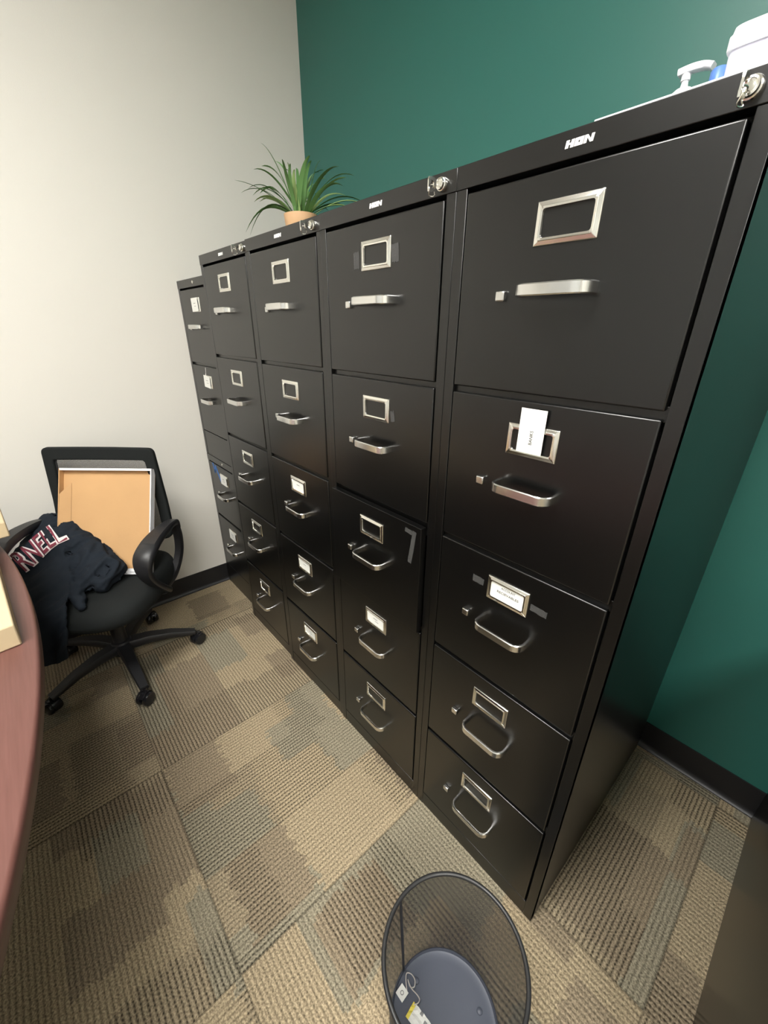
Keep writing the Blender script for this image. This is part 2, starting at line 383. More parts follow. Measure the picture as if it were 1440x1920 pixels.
def make_cabinet(x, yf, z0, H, tops, last_bot, label, specs, group, keyed=True, badge='logo', name='filing_cabinet', dep=DEP, shift={}, parts_all=True):
    t = empty(name, (x, yf, z0)); tag(t, label, 'filing cabinet', group)
    hz = H - .0295
    bm = bmesh.new()
    box(bm, 0, .0016, .0, dep, 0, hz); box(bm, W - .0020, W - .0004, .0, dep, 0, hz)
    box(bm, 0, INS, .0, .014, 0, hz); box(bm, W - INS, W - .0004, .0, .014, 0, hz)
    box(bm, .0, W - .0004, dep - .002, dep, 0, H - .001)
    box(bm, .0, W - .0004, -.0012, dep, hz, H)
    box(bm, INS, W - INS, .001, .014, 0, last_bot - .004)
    for k in range(len(tops) - 1):
        box(bm, INS, W - INS, .008, .016, tops[k + 1] - .004, tops[k + 1] + .016)
    link('cabinet_body', bm, M['black'], t, bevel=.0011, seg=2)
    bm = bmesh.new(); box(bm, INS - .004, W - INS + .004, .020, .024, .02, hz - .001)  # dark sheet standing in for the shade seen through the drawer gaps
    link('gap_shade_sheet', bm, M['inner'], t, smooth=False)
    # header badge
    if badge == 'logo':
        bm = bmesh.new(); logo_bm(bm, .171, hz + .0110, .0345, .0078)
        o = link('brand_lettering', bm, M['logo'], t, loc=(0, -.0010, 0), smooth=False); o['label'] = 'small white block letters on the header'
    else:
        bm = bmesh.new(); lathe(bm, [(.0001, -.0028), (.0045, -.0026), (.0058, -.0016), (.006, 0)], 20, (.190, -.0012, hz + .015), 'Y')
        o = link('round_badge', bm, M['brightmetal'], t); o['label'] = 'round silver stud'
    # lock
    lx, lz = (.352, hz + .0135)
    bm = bmesh.new()
    lathe(bm, [(.0102, 0), (.0102, -.003), (.0092, -.0055), (.0080, -.0062), (.0074, -.0095), (.0058, -.0100), (.0052, -.0092), (.0001, -.0092)], 28, (lx, -.0012, lz), 'Y')
    box(bm, lx - .0006, lx + .0006, -.0112, -.0100, lz - .0035, lz + .0035, 1)
    lock = link('lock', bm, [M['brightmetal'], M['ink']], t); lock['label'] = 'round chrome lock'
    if keyed:
        bm = bmesh.new()
        box(bm, lx - .0010, lx + .0010, -.020, -.010, lz - .0035, lz + .0035)
        outer = round_poly([(lx, -.018, lz - .0125), (lx, -.0350, lz - .0150), (lx, -.0350, lz + .0050), (lx, -.018, lz + .0055)], [.006, .003, .003, .006], 4)
        inner = [Vector((lx, -.0270 + .0042 * math.cos(a), lz - .0040 + .0050 * math.sin(a))) for a in [2 * PI * k / 20 for k in range(20)]]
        def ring_at(P, dx): return [bm.verts.new(p + Vector((dx, 0, 0))) for p in P]
        n = 20; cen = Vector((lx, -.0270, lz - .0040))
        import bisect
        # resample outer by angle so that it pairs with the hole
        def hit(a):
            best = None; d = Vector((0, math.cos(a), math.sin(a)))
            for i in range(len(outer)):
                p, q_ = outer[i - 1] - cen, outer[i] - cen
                den = (p.y * q_.z - p.z * q_.y); e = q_ - p
                det = d.y * e.z - d.z * e.y
                if abs(det) < 1e-12: continue
                tt = (p.y * e.z - p.z * e.y) / det; ss = (p.y * d.z - p.z * d.y) / det
                if tt > 0 and -1e-6 <= ss <= 1 + 1e-6: best = cen + d * tt
            return best or cen + d * .011
        out = [hit(2 * PI * k / n) for k in range(n)]
        A, B = ring_at(out, -.0011), ring_at(inner, -.0011); C_, D_ = ring_at(out, .0011), ring_at(inner, .0011)
        for k in range(n):
            j = (k + 1) % n
            bm.faces.new((A[k], A[j], B[j], B[k])); bm.faces.new((C_[j], C_[k], D_[k], D_[j]))
            bm.faces.new((A[j], A[k], C_[k], C_[j])); bm.faces.new((B[k], B[j], D_[j], D_[k]))
        # small split ring hanging from the key
        rp = [(lx + .001 + .0015 * math.sin(a * 3), -.0270 + .0075 * math.sin(a), lz - .0120 + .0075 * math.cos(a)) for a in [2 * PI * k / 24 for k in range(25)]]
        tube(bm, rp, .0007, 6, cap=False)
        kk = link('key', bm, M['brightmetal'], lock, angle=40); kk['label'] = 'flat silver key left in the lock'
    # drawers
    nd = len(tops)
    for k, top in enumerate(tops):
        bot = (tops[k + 1] + .0105) if k < nd - 1 else last_bot
        dy = shift.get(k, 0.)
        sp_ = specs[k] if k < len(specs) else {}
        bm = bmesh.new()
        x0, x1 = INS + .0016, W - INS - .0042
        box(bm, x0, x1, -.0005, .016, bot, top - (.0040 if k == 0 else 0))
        if dy:
            box(bm, x0 + .012, x0 + .0135, .016, .45, bot + .03, top - .03); box(bm, x1 - .0135, x1 - .012, .016, .45, bot + .03, top - .03)
            box(bm, x0 + .012, x1 - .012, .016, .45, bot + .028, bot + .030)
            box(bm, x1 - .011, x1 - .004, .014, .05, bot + .13, bot + .142)
        d = link('drawer', bm, M['black'], t, loc=(0, -dy, 0), bevel=.0024, seg=3)
        bm = bmesh.new(); handle_bm(bm, .141, .243, top - .141)
        h = link('handle', bm, M['chrome'], d, angle=30); h['label'] = 'satin chrome bar pull'
        bm = bmesh.new(); holder_bm(bm, .1885, top - .0610)
        h = link('card_holder', bm, M['brightmetal'], d, angle=50); h['label'] = 'chrome card frame'
        bm = bmesh.new(); box(bm, .0965, .1115, -.0095, .0, top - .1525, top - .1385)
        h = link('thumb_latch', bm, M['chrome'], d, bevel=.0018, seg=2); h['label'] = 'small square chrome button'
        # smooth domed recess lip round the pull
        c = sp_.get('card')
        cx, cz = .1885, top - .0610
        if c == 'plain':
            bm = bmesh.new(); box(bm, cx - .0345, cx + .0345, -.0011, -.0003, cz - .0165, cz + .0165)
            box(bm, cx - .011, cx + .006, -.0013, -.0011, cz + .0005, cz + .0025, 1)
            if sp_.get('two'): box(bm, cx - .004, cx + .010, -.0013, -.0011, cz - .0065, cz - .0050, 1)
            o = link('label_card', bm, [M['paper'], M['greyink']], d, smooth=False); o['label'] = 'white card in the frame'
        elif c == 'sheet':   # paper pushed over the frame, slightly askew
            bm = bmesh.new(); w2, h2 = .037, .024
            vs = box(bm, cx - w2, cx + w2 - .006, -.0062, -.0054, cz - h2, cz + h2)
            box(bm, cx - .012, cx + .008, -.0065, -.0062, cz + .004, cz + .006, 1); box(bm, cx - .008, cx + .012, -.0065, -.0062, cz - .006, cz - .0045, 1)
            bmesh.ops.rotate(bm, verts=bm.verts[:], cent=(cx, 0, cz), matrix=Matrix.Rotation(sp_.get('rot', 0), 3, 'Y'))
            o = link('label_card', bm, [M['paper'], M['greyink']], d, smooth=False); o['label'] = 'loose white paper over the frame'
            if sp_.get('string'):
                bm = bmesh.new(); tube(bm, [(cx - .006, -.0062, cz + .022), (cx - .007, -.004, cz + .038), (cx - .009, -.002, cz + .056)], .0006, 6)
                plate(bm, ((cx - .013, -.0066, cz + .018), (cx + .001, -.0066, cz + .018), (cx - .001, -.0066, cz + .028), (cx - .006, -.0066, cz + .034)), (0, .0004, 0)); link('hanging_tag_end', bm, M['paper'], d, smooth=False)
        elif c == 'receivables':
            bm = bmesh.new(); box(bm, cx - .0345, cx + .0345, -.0011, -.0003, cz - .0165, cz + .0165)
            text_bm(bm, 'ACCOUNT', .01, lambda v: Vector((cx + .001 + v.x, -.0013 - v.z, cz + .0085 + v.y)), .0001, 1, width=.030, height=.0048)
            text_bm(bm, 'RECIEVABLES', .01, lambda v: Vector((cx + .001 + v.x, -.0013 - v.z, cz - .0015 + v.y)), .0001, 1, width=.046, height=.0050)
            o = link('label_card', bm, [M['paper'], M['ink']], d, smooth=False); o['label'] = 'white card reading ACCOUNT RECIEVABLES'
        elif c == 'banks':
            bm = bmesh.new(); bx = cx - .0005
            box(bm, bx - .0215, bx + .0215, -.0066, -.0058, cz - .0170, cz + .052)
            text_bm(bm, 'BANKS', .01, lambda v: Vector((bx + .001 - v.y, -.0068 - v.z, cz + .008 + v.x)), .0001, 1, width=.022, height=.0055)
            o = link('label_card', bm, [M['paper'], M['ink']], d, smooth=False); o['label'] = 'tall white card reading BANKS, sticking up'
        for (tx, tz, tw, th, tr, tm) in sp_.get('tape', ()):
            bm = bmesh.new(); n = 7; rnd = random.Random(int(tx * 1e4) + k)
            lo, hi = [], []
            for i in range(n + 1):
                u = i / n - .5
                wob = (rnd.random() - .5) * .22
                lo.append((u * tw, -th / 2 * (1 + wob))); hi.append((u * tw, th / 2 * (1 + (rnd.random() - .5) * .22)))
            poly = lo + hi[::-1]; ca, sa = math.cos(tr), math.sin(tr)
            plate(bm, [(tx + a * ca - b * sa, -.0011, top + tz + a * sa + b * ca) for a, b in poly], (0, .0004, 0))
            o = link('tape_piece', bm, M[tm], d, smooth=False); o['label'] = 'blue painters tape' if tm == 'bluetape' else 'dull grey torn tape residue'
    return t

TOP5 = [1.492 - .2925 * k for k in range(5)]
XA, XB, XC, XD = 1.5369, 1.1565, .7762, .3950
YF = -.7105
make_cabinet(XA, YF, 0, 1.524, TOP5, .054, 'nearest tall black filing cabinet, BANKS and ACCOUNT cards on its drawers, wastebasket in front', [
    {}, {'card': 'banks'}, {'card': 'receivables', 'tape': [(.122, -.060, .026, .015, -.05, 'tapegrey'), (.252, -.061, .032, .013, -.05, 'tapegrey')]}, {}, {}], 'black filing cabinets along the green wall')
make_cabinet(XB, YF, 0, 1.524, TOP5, .054, 'black five-drawer filing cabinet with its middle drawer pulled slightly open and torn grey tape', [
    {'tape': [(.128, -.066, .018, .030, .05, 'tapegrey'), (.243, -.064, .020, .030, .05, 'tapegrey')]}, {'tape': [(.243, -.070, .012, .022, .2, 'tapegrey')]},
    {'tape': [(.330, -.055, .085, .012, 1.42, 'tapegrey'), (.318, -.018, .022, .010, -.1, 'tapegrey')]}, {'card': 'plain', 'two': 1}, {}], 'black filing cabinets along the green wall', shift={2: .0145})
make_cabinet(XC, YF + .003, 0, 1.524, TOP5, .054, 'middle black five-drawer filing cabinet under the potted grass plant, white cards on three lower drawers', [
    {}, {}, {'card': 'plain'}, {'card': 'plain'}, {'card': 'plain', 'two': 1}], 'black filing cabinets along the green wall')
make_cabinet(XD, YF + .009, 0, 1.524, TOP5, .054, 'black five-drawer filing cabinet with empty card frames, beside the stacked short cabinets', [
    {}, {}, {}, {}, {}], 'black filing cabinets along the green wall')
# short stack in the corner
make_cabinet(.0105, -.668, 0, .7366, [.7046, .412], .120, 'lower short black two-drawer cabinet in the corner, blue tape on its top drawer', [
    {'card': 'sheet', 'rot': .0, 'tape': [(.118, -.050, .075, .013, -1.0, 'bluetape'), (.085, -.030, .05, .014, .9, 'bluetape'), (.070, -.028, .052, .012, -1.25, 'bluetape')]}, {'card': 'sheet', 'rot': .03}],
    'stacked short cabinets in the corner', keyed=False, badge='stud', dep=.64)
make_cabinet(.0085, -.668, .7371, .7366, [.7046, .412], .120, 'upper short black two-drawer cabinet stacked in the corner against the white wall', [
    {'card': 'sheet', 'rot': -.02}, {'card': 'sheet', 'rot': .05, 'string': 1}], 'stacked short cabinets in the corner', keyed=False, badge='stud', dep=.64)
# cabinet beyond the gap on the right, seen only by the foot of its left side
make_cabinet(2.223, -.86, 0, .7366, [.7046, .412], .120, 'low black cabinet at the right picture edge, only the foot of its side showing', [{}] * 2, None, keyed=False, badge='stud', dep=.84)

# ------------------------------------------------------------------ conference table
tab = tag(empty('conference_table', (1.07, -1.95, 0)), 'boat-shaped mahogany conference table whose curved edge fills the left picture edge', 'table')
def outline(x0, x1, yc, apex, R, rc, n=40):
    pts = []
    xs = [x0 + (x1 - x0) * i / n for i in range(n + 1)]
    front = [(x, apex - (R - math.sqrt(R * R - x * x))) for x in xs]
    back = [(x, -apex * 1 + 2 * 0 + (R - math.sqrt(R * R - x * x))) for x in xs][::-1]
    return front, back
def tabletop(bm, half, ay, R, z0, z1, inset=0, n=44):
    xs = [-half + inset + (2 * (half - inset)) * i / n for i in range(n + 1)]
    arc = [(x, ay - inset - (R - math.sqrt(R * R - x * x))) for x in xs]
    pts = [(x, y) for x, y in arc] + [(x, -y) for x, y in arc[::-1]]
    return pts
def extr(bm, rings):
    vs = [[bm.verts.new((x, y, z)) for x, y in P] for P, z in rings]
    for a, b in zip(vs, vs[1:]):
        n = len(a)
        for k in range(n): bm.faces.new((a[k], a[(k + 1) % n], b[(k + 1) % n], b[k]))
    bm.faces.new(vs[0][::-1]); bm.faces.new(vs[-1])
bm = bmesh.new(); TT = lambda i: tabletop(None, .96, .553, 2.45, 0, 0, i)
extr(bm, [(TT(.004), .708), (TT(0), .712), (TT(0), .732), (TT(.002), .738), (TT(.006), .740)])
link('tabletop', bm, M['wood'], tab, angle=45)
bm = bmesh.new(); extr(bm, [(TT(.03), .676), (TT(.03), .7075)])
link('top_underframe', bm, M['wood'], tab)
for sx in (-.62, .62):
    bm = bmesh.new(); box(bm, sx - .02, sx + .02, -.26, .26, .0, .676); box(bm, sx - .05, sx + .05, -.30, .30, 0, .05)
    link('panel_leg', bm, M['wood'], tab, bevel=.004)
bm = bmesh.new(); box(bm, -.60, .60, .20, .225, .06, .676); link('light_block_panel', bm, M['wood'], tab, bevel=.002)  # unseen panel, placed to block bounced light and darken the carpet under the table

# boxes on the table
def carton(name, pts, z0, h, label, open_top=False, m='tan'):
    """pts: footprint corners in world xy, box with folded flaps and tape"""
    bm = bmesh.new()
    a = [bm.verts.new((x, y, z0)) for x, y in pts]; b = [bm.verts.new((x, y, z0 + h)) for x, y in pts]
    n = len(a)
    for k in range(n): bm.faces.new((a[k], a[(k + 1) % n], b[(k + 1) % n], b[k]))
    bm.faces.new(a[::-1]); bm.faces.new(b)
    o = link(name, bm, M[m], bevel=.003, seg=2); tag(o, label, 'cardboard box'); return o

# ------------------------------------------------------------------ office chair
CX, CY, CA = .349, -1.244, -.723
ch = tag(empty('office_chair', (CX, CY, 0), CA), 'black mesh-back swivel armchair against the white wall', 'chair')
ca, sa = math.cos(CA), math.sin(CA)
def loc2w(X, Y, Z): return Vector((CX + ca * X - sa * Y, CY + sa * X + ca * Y, Z))
# seat cushion
bm = bmesh.new()
def seat_ring(s, z, n=56):
    out = []
    for k in range(n):
        a = 2 * PI * k / n; c_, s_ = math.cos(a), math.sin(a); e = 2 / 3.4
        x = .245 * s * math.copysign(abs(c_) ** e, c_); y = .248 * s * math.copysign(abs(s_) ** e, s_)
        y *= 1 - .10 * max(0, -x / .245)
        zz = z + (-.035 * max(0, x / .245 - .45) ** 1.5 if z > .40 else 0) + (.012 * (abs(y) / .25) ** 2 if z > .41 else 0)
        out.append(bm.verts.new((x + .02, y, zz)))
    return out
rs = [seat_ring(s, z) for s, z in ((.80, .362), (.93, .366), (.985, .378), (1., .395), (.995, .412), (.965, .428), (.90, .437), (.75, .440), (.5, .437), (.25, .436))]
for a, b in zip(rs, rs[1:]):
    for k in range(56): bm.faces.new((a[k], a[(k + 1) % 56], b[(k + 1) % 56], b[k]))
bm.faces.new(rs[0][::-1]); bm.faces.new(rs[-1])
link('seat', bm, M['fabric'], ch, angle=60)
bm = bmesh.new(); box(bm, -.17, .17, -.16, .16, .345, .362); box(bm, -.11, .11, -.06, .06, .30, .346)
link('seat_mechanism', bm, M['plastic'], ch, bevel=.006)
bm = bmesh.new(); tube(bm, [(.02, -.06, .325), (.02, -.22, .320)], .005, 8); box(bm, .0, .04, -.27, -.215, .315, .324)
link('height_lever', bm, M['plastic'], ch, bevel=.002)
# backrest frame : closed loop of bars
def back_x(z): return -.155 - .035 * ((z - .44) / .44) - .05 * (1 - (abs(z - .66) / .25)) * .25
def back_pt(y, z): return Vector((back_x(z) + .10 * y * y * 2, y, z))
outl = round_poly([(0, -.232, .515), (0, .232, .515), (0, .209, .884), (0, -.209, .884)], [.05, .05, .022, .022], 6)
inl = round_poly([(0, -.192, .550), (0, .192, .550), (0, .172, .838), (0, -.172, .838)], [.03, .03, .012, .012], 6)
def densify(P, m=4):
    out = []
    for i in range(len(P)):
        a, b = P[i], P[(i + 1) % len(P)]
        k = m if (b - a).length > .05 else 1
        for j in range(k): out.append(a.lerp(b, j / k))
    return out
outl = densify(outl, 8); inl = densify(inl, 8)
bm = bmesh.new(); n = len(outl)
R4 = []
for P, dx, s in ((outl, -.010, 1), (outl, .012, 1), (inl, .016, 1), (inl, -.008, 1)):
    R4.append([bm.verts.new(back_pt(p.y, p.z) + Vector((dx, 0, 0))) for p in P])
for a, b in ((0, 1), (1, 2), (2, 3), (3, 0)):
    for k in range(n): bm.faces.new((R4[a][k], R4[a][(k + 1) % n], R4[b][(k + 1) % n], R4[b][k]))
bf = link('backrest', bm, M['fabric'], ch, bevel=.006, seg=3, angle=60); bf['label'] = 'black padded rim of the backrest'
bm = bmesh.new(); uvl = bm.loops.layers.uv.new('UVMap'); g = []
for i in range(15):
    row = []
    for j in range(13):
        y = -.195 + .39 * j / 12; z = .545 + .300 * i / 14
        row.append(bm.verts.new(back_pt(y, z) + Vector((.006, 0, 0))))
    g.append(row)
for i in range(14):
    for j in range(12):
        f = bm.faces.new((g[i][j], g[i][j + 1], g[i + 1][j + 1], g[i + 1][j]))
        for l, (a, b) in zip(f.loops, ((j, i), (j + 1, i), (j + 1, i + 1), (j, i + 1))): l[uvl].uv = (a * .0325, b * .0214)
o = link('mesh_panel', bm, M['backmesh'], bf); o['label'] = 'see-through grey mesh'
bm = bmesh.new()   # plastic spine under the back
strip(bm, smooth_path([(-.05, 0, .335), (-.16, 0, .345), (-.205, 0, .40), (-.200, 0, .48), (-.185, 0, .53)], 5), (0, 1, 0), .045, .022)
link('back_support', bm, M['plastic'], ch, angle=40)
# arm rests, one closed loop each
for s in (1, -1):
    bm = bmesh.new()
    path = [(-.165, s * .238, .560), (-.150, s * .244, .592), (-.10, s * .252, .607), (-.03, s * .256, .610), (.045, s * .257, .602), (.098, s * .256, .580), (.116, s * .254, .545),
            (.108, s * .252, .505), (.075, s * .250, .455), (.03, s * .248, .405), (-.012, s * .240, .366)]
    P = smooth_path(path, 5); m_ = len(P)
    half = []
    thick = []
    for i in range(m_):
        u = i / (m_ - 1)
        half.append(.018 + .016 * math.exp(-((u - .48) / .20) ** 2)); thick.append(.020 + .012 * math.exp(-((u - .45) / .25) ** 2))
    strip(bm, P, (0, 1, 0), half, thick)
    strip(bm, smooth_path([(-.012, s * .240, .366), (-.02, s * .20, .352), (-.02, s * .12, .350)], 4), (1, 0, 0), .020, .014)
    # brace from the pad's rear end down to the seat side
    strip(bm, smooth_path([(-.155, s * .240, .58), (-.165, s * .240, .52), (-.15, s * .236, .45), (-.10, s * .225, .385), (-.04, s * .21, .356)], 5), (0, 1, 0), .015, .026)
    o = link('armrest', bm, M['plastic'], ch, angle=50)
# gas lift and five-star base
bm = bmesh.new(); tube(bm, [(0, 0, .10), (0, 0, .22)], .026, 20); tube(bm, [(0, 0, .22), (0, 0, .305)], .015, 16)
link('gas_lift', bm, M['plastic'], ch)
bm = bmesh.new(); lathe(bm, [(.0001, .128), (.034, .126), (.042, .110), (.040, .070), (.028, .060), (.0001, .060)], 28)
link('hub', bm, M['plastic'], ch)
for k in range(5):
    a = .048 + 2 * PI / 5 * k - CA
    d = Vector((math.cos(a), math.sin(a), 0)); sd = Vector((-d.y, d.x, 0))
    bm = bmesh.new()
    pts = [d * .030 + Vector((0, 0, .100)), d * .10 + Vector((0, 0, .102)), d * .18 + Vector((0, 0, .092)), d * .245 + Vector((0, 0, .074)), d * .272 + Vector((0, 0, .068))]
    strip(bm, pts, sd, [.026, .023, .020, .017, .015], [.038, .034, .028, .022, .018])
    leg = link('leg', bm, M['plastic'], ch, angle=40)
    bm = bmesh.new(); c = d * .272
    tube(bm, [c + Vector((0, 0, .044)), c + Vector((0, 0, .070))], .007, 10)
    ang = [.6, 2.2, -.8, 1.3, .2][k]; wd = Vector((math.cos(a + ang), math.sin(a + ang), 0)); fw_ = Vector((-wd.y, wd.x, 0))
    cc = c - fw_ * .008 + Vector((0, 0, .0265))
    for sgn in (-1, 1):
        ctr = cc + wd * (sgn * .0145)
        prof = [(.0001, -.010), (.018, -.010), (.0245, -.0075), (.0262, -.003), (.0262, .003), (.0245, .0075), (.018, .010), (.0001, .010)]
        ring = []
        for r, h in prof:
            ring.append([bm.verts.new(ctr + wd * (h * sgn) + (fw_ * math.cos(t) + Vector((0, 0, 1)) * math.sin(t)) * r) for t in [2 * PI * q / 24 for q in range(24)]])
        for A_, B_ in zip(ring, ring[1:]):
            for q in range(24): bm.faces.new((A_[q], A_[(q + 1) % 24], B_[(q + 1) % 24], B_[q]))
    # hood over the wheels
    hp = [cc + (fw_ * math.cos(t) + Vector((0, 0, 1)) * math.sin(t)) * .0285 for t in [PI * q / 10 for q in range(-1, 9)]]
    strip(bm, hp, wd, .012, .003)
    o = link('caster', bm, M['gloss'], leg, angle=40)

# shallow brown-lined box leaning on the backrest
KB = .47; tl = math.atan(KB)
bx = tag(empty('open_box_lid', tuple(loc2w(.015, .028, .452)), CA), 'shallow open cardboard tray, kraft inside and white edges, leaning on the chair back', 'cardboard box')
def tb(x, y, z):      # box frame: z up the slope, x out of its floor
    return Vector((math.cos(tl) * x - math.sin(tl) * z, y, math.cos(tl) * z + math.sin(tl) * x))
HB, WB, DB = .398, .350, .025
def slab(bm, x0, x1, y0, y1, z0, z1, mi=0):
    vs = box(bm, x0, x1, y0, y1, z0, z1, mi)
    for v in vs: v.co = tb(*v.co)
bm = bmesh.new(); slab(bm, -DB, -DB + .002, -WB / 2, WB / 2, 0, HB)
o = link('tray_floor', bm, M['kraft'], bx, smooth=False); o['label'] = 'plain brown kraft panel'
bm = bmesh.new()
slab(bm, -DB, 0, -WB / 2, -WB / 2 + .003, 0, HB); slab(bm, -DB + .002, -.004, WB / 2 - .006, WB / 2 - .003, .005, HB - .005)
vs = [bm.verts.new(tb(*p)) for p in ((-.0, -WB / 2 + .004, .30), (-.0, -WB / 2 + .004, .0), (-DB + .004, -WB / 2 + .034, .0), (-DB + .004, -WB / 2 + .034, .345))]
bm.faces.new(vs)
slab(bm, -DB + .002, -.002, -WB / 2 + .004, WB / 2 - .008, HB - .006, HB - .003)
o = link('inner_walls', bm, M['kraft'], bx, smooth=False)
bm = bmesh.new()
slab(bm, -DB, .0, -WB / 2, WB / 2, HB - .003, HB); slab(bm, -.003, .001, -WB / 2 + .004, WB / 2, HB - .008, HB)
slab(bm, -DB, .001, WB / 2 - .003, WB / 2, 0, HB); slab(bm, -.004, .001, WB / 2 - .005, WB / 2, .0, HB)
slab(bm, -DB, .0, -WB / 2, WB / 2, 0, .003); slab(bm, -.004, .0, -WB / 2 + .02, WB / 2, .0, .022)
slab(bm, .0, .0006, WB / 2 - .075, WB / 2 - .02, .008, .0095, 1); slab(bm, .0, .0006, WB / 2 - .10, WB / 2 - .085, .004, .0055, 1)
slab(bm, .0, .0006, WB / 2 - .098, WB / 2 - .090, .011, .014, 1)
o = link('white_rim', bm, [M['whiteboard'], M['ink']], bx, smooth=False); o['label'] = 'glossy white outer walls with fine print'

# ------------------------------------------------------------------ sweatshirt thrown over the left arm
def cloth():
    bm = bmesh.new()
    rows = [[(-.155, -.285, .575), (-.14, -.235, .628), (-.125, -.165, .612)],
            [(-.05, -.285, .560), (-.05, -.190, .600), (-.05, -.106, .575)],
            [(.05, -.250, .530), (.05, -.133, .530), (.05, -.040, .540)],
            [(.14, -.200, .490), (.14, -.085, .484), (.14, .005, .498)],
            [(.225, -.130, .452), (.232, -.025, .452), (.225, .050, .470)],
            [(.285, -.090, .388), (.290, .008, .388), (.285, .074, .415)],
            [(.292, -.085, .296), (.300, -.010, .286), (.292, .055, .310)]]
    cols = [smooth_path([r[j] for r in rows], 6) for j in range(3)]
    G = [smooth_path([cols[0][i], cols[1][i], cols[2][i]], 8) for i in range(len(cols[0]))]
    top, bot = [], []
    for i, r in enumerate(G):
        tr, br = [], []
        for j, p in enumerate(r):
            e = min(j, len(r) - 1 - j) / (len(r) / 2)
            th = .011 + .010 * min(1, e * 2)
            wav = .006 * math.sin(j * .55 + i * .18) + .004 * math.sin(i * .7 + j * .2)
            nrm = Vector((.45, -.1, .9)).normalized() if i < 26 else Vector((1, 0, .2)).normalized()
            tr.append(bm.verts.new(p + nrm * (th / 2 + wav))); br.append(bm.verts.new(p - nrm * (th / 2 - wav)))
        top.append(tr); bot.append(br)
    nr, nc = len(top), len(top[0])
    for i in range(nr - 1):
        for j in range(nc - 1):
            bm.faces.new((top[i][j], top[i][j + 1], top[i + 1][j + 1], top[i + 1][j]))
            bm.faces.new((bot[i][j + 1], bot[i][j], bot[i + 1][j], bot[i + 1][j + 1]))
        bm.faces.new((top[i][0], top[i + 1][0], bot[i + 1][0], bot[i][0]))
        bm.faces.new((top[i + 1][-1], top[i][-1], bot[i][-1], bot[i + 1][-1]))
    for j in range(nc - 1):
        bm.faces.new((top[0][j + 1], top[0][j], bot[0][j], bot[0][j + 1]))
        bm.faces.new((top[-1][j], top[-1][j + 1], bot[-1][j + 1], bot[-1][j]))
    def blob(pts, rr, sq=(1, 1)):
        P = smooth_path(pts, 5); m = len(P); R_ = []
        for i in range(m):
            u = i / (m - 1) * (len(rr) - 1); a = int(min(u, len(rr) - 2)); R_.append(rr[a] * (1 - (u - a)) + rr[a + 1] * (u - a))
        tube(bm, P, R_, 14)
    # shoulder bunch, sleeve lying across the seat, its turned end, and small folds
    blob([(-.15, -.24, .585), (-.13, -.18, .600), (-.09, -.13, .585), (-.05, -.09, .560)], [.022, .036, .040, .034])
    blob([(-.10, -.14, .570), (-.05, -.07, .548), (.0, .01, .515), (.04, .075, .492), (.055, .120, .482)], [.034, .048, .052, .050, .036])
    blob([(.0, -.06, .51), (.05, .0, .49), (.085, .055, .475), (.10, .105, .466)], [.045, .046, .040, .026])
    blob([(.02, -.12, .53), (.07, -.05, .50), (.11, .0, .478), (.14, .035, .462)], [.035, .030, .030, .020])
    blob([(.12, -.02, .476), (.16, .03, .456), (.20, .070, .448), (.215, .082, .443)], [.024, .022, .018, .010])
    blob([(-.06, -.16, .57), (.0, -.10, .55), (.04, -.05, .52)], [.03, .034, .03])
    me = bpy.data.meshes.new('c'); bmesh.ops.recalc_face_normals(bm, faces=bm.faces); bm.to_mesh(me); bm.free()
    o = bpy.data.objects.new('c', me); COL.objects.link(o)
    r = o.modifiers.new('r', 'REMESH'); r.mode = 'VOXEL'; r.voxel_size = .0052
    s = o.modifiers.new('s', 'SMOOTH'); s.factor = .6; s.iterations = 5
    dg = bpy.context.evaluated_depsgraph_get(); dg.update()
    m2 = bpy.data.meshes.new_from_object(o.evaluated_get(dg)); bpy.data.objects.remove(o)
    for v in m2.vertices:
        p = v.co; q = Vector((p.x * 14 + p.y * 6, p.y * 20 - p.z * 16, p.z * 12 + p.x * 11))
        f = noise.noise(q) ; rid = 1 - abs(noise.noise(q * 1.35 + Vector((5, 2, 1)))) * 2
        flat = 1.0
        if p.x < .2 and p.y < -.10 + p.x * .9: flat = .35      # the printed chest hangs flat
        if p.x > .2: flat = .45
        v.co = p + v.normal * (.008 * f + .016 * (rid - .55)) * flat
    m2.name = 'hooded_sweatshirt'
    o = bpy.data.objects.new('hooded_sweatshirt', m2); COL.objects.link(o); m2.materials.clear(); m2.materials.append(M['hood'])
    m2.shade_smooth()
    o.location = (CX, CY, 0); o.rotation_euler = (0, 0, CA)
    s = o.modifiers.new('s', 'SMOOTH'); s.factor = .5; s.iterations = 2
    tag(o, 'dark navy sweatshirt with maroon arched lettering thrown over the chair arm and seat', 'sweatshirt')
    return o, m2
hood, hm = cloth()
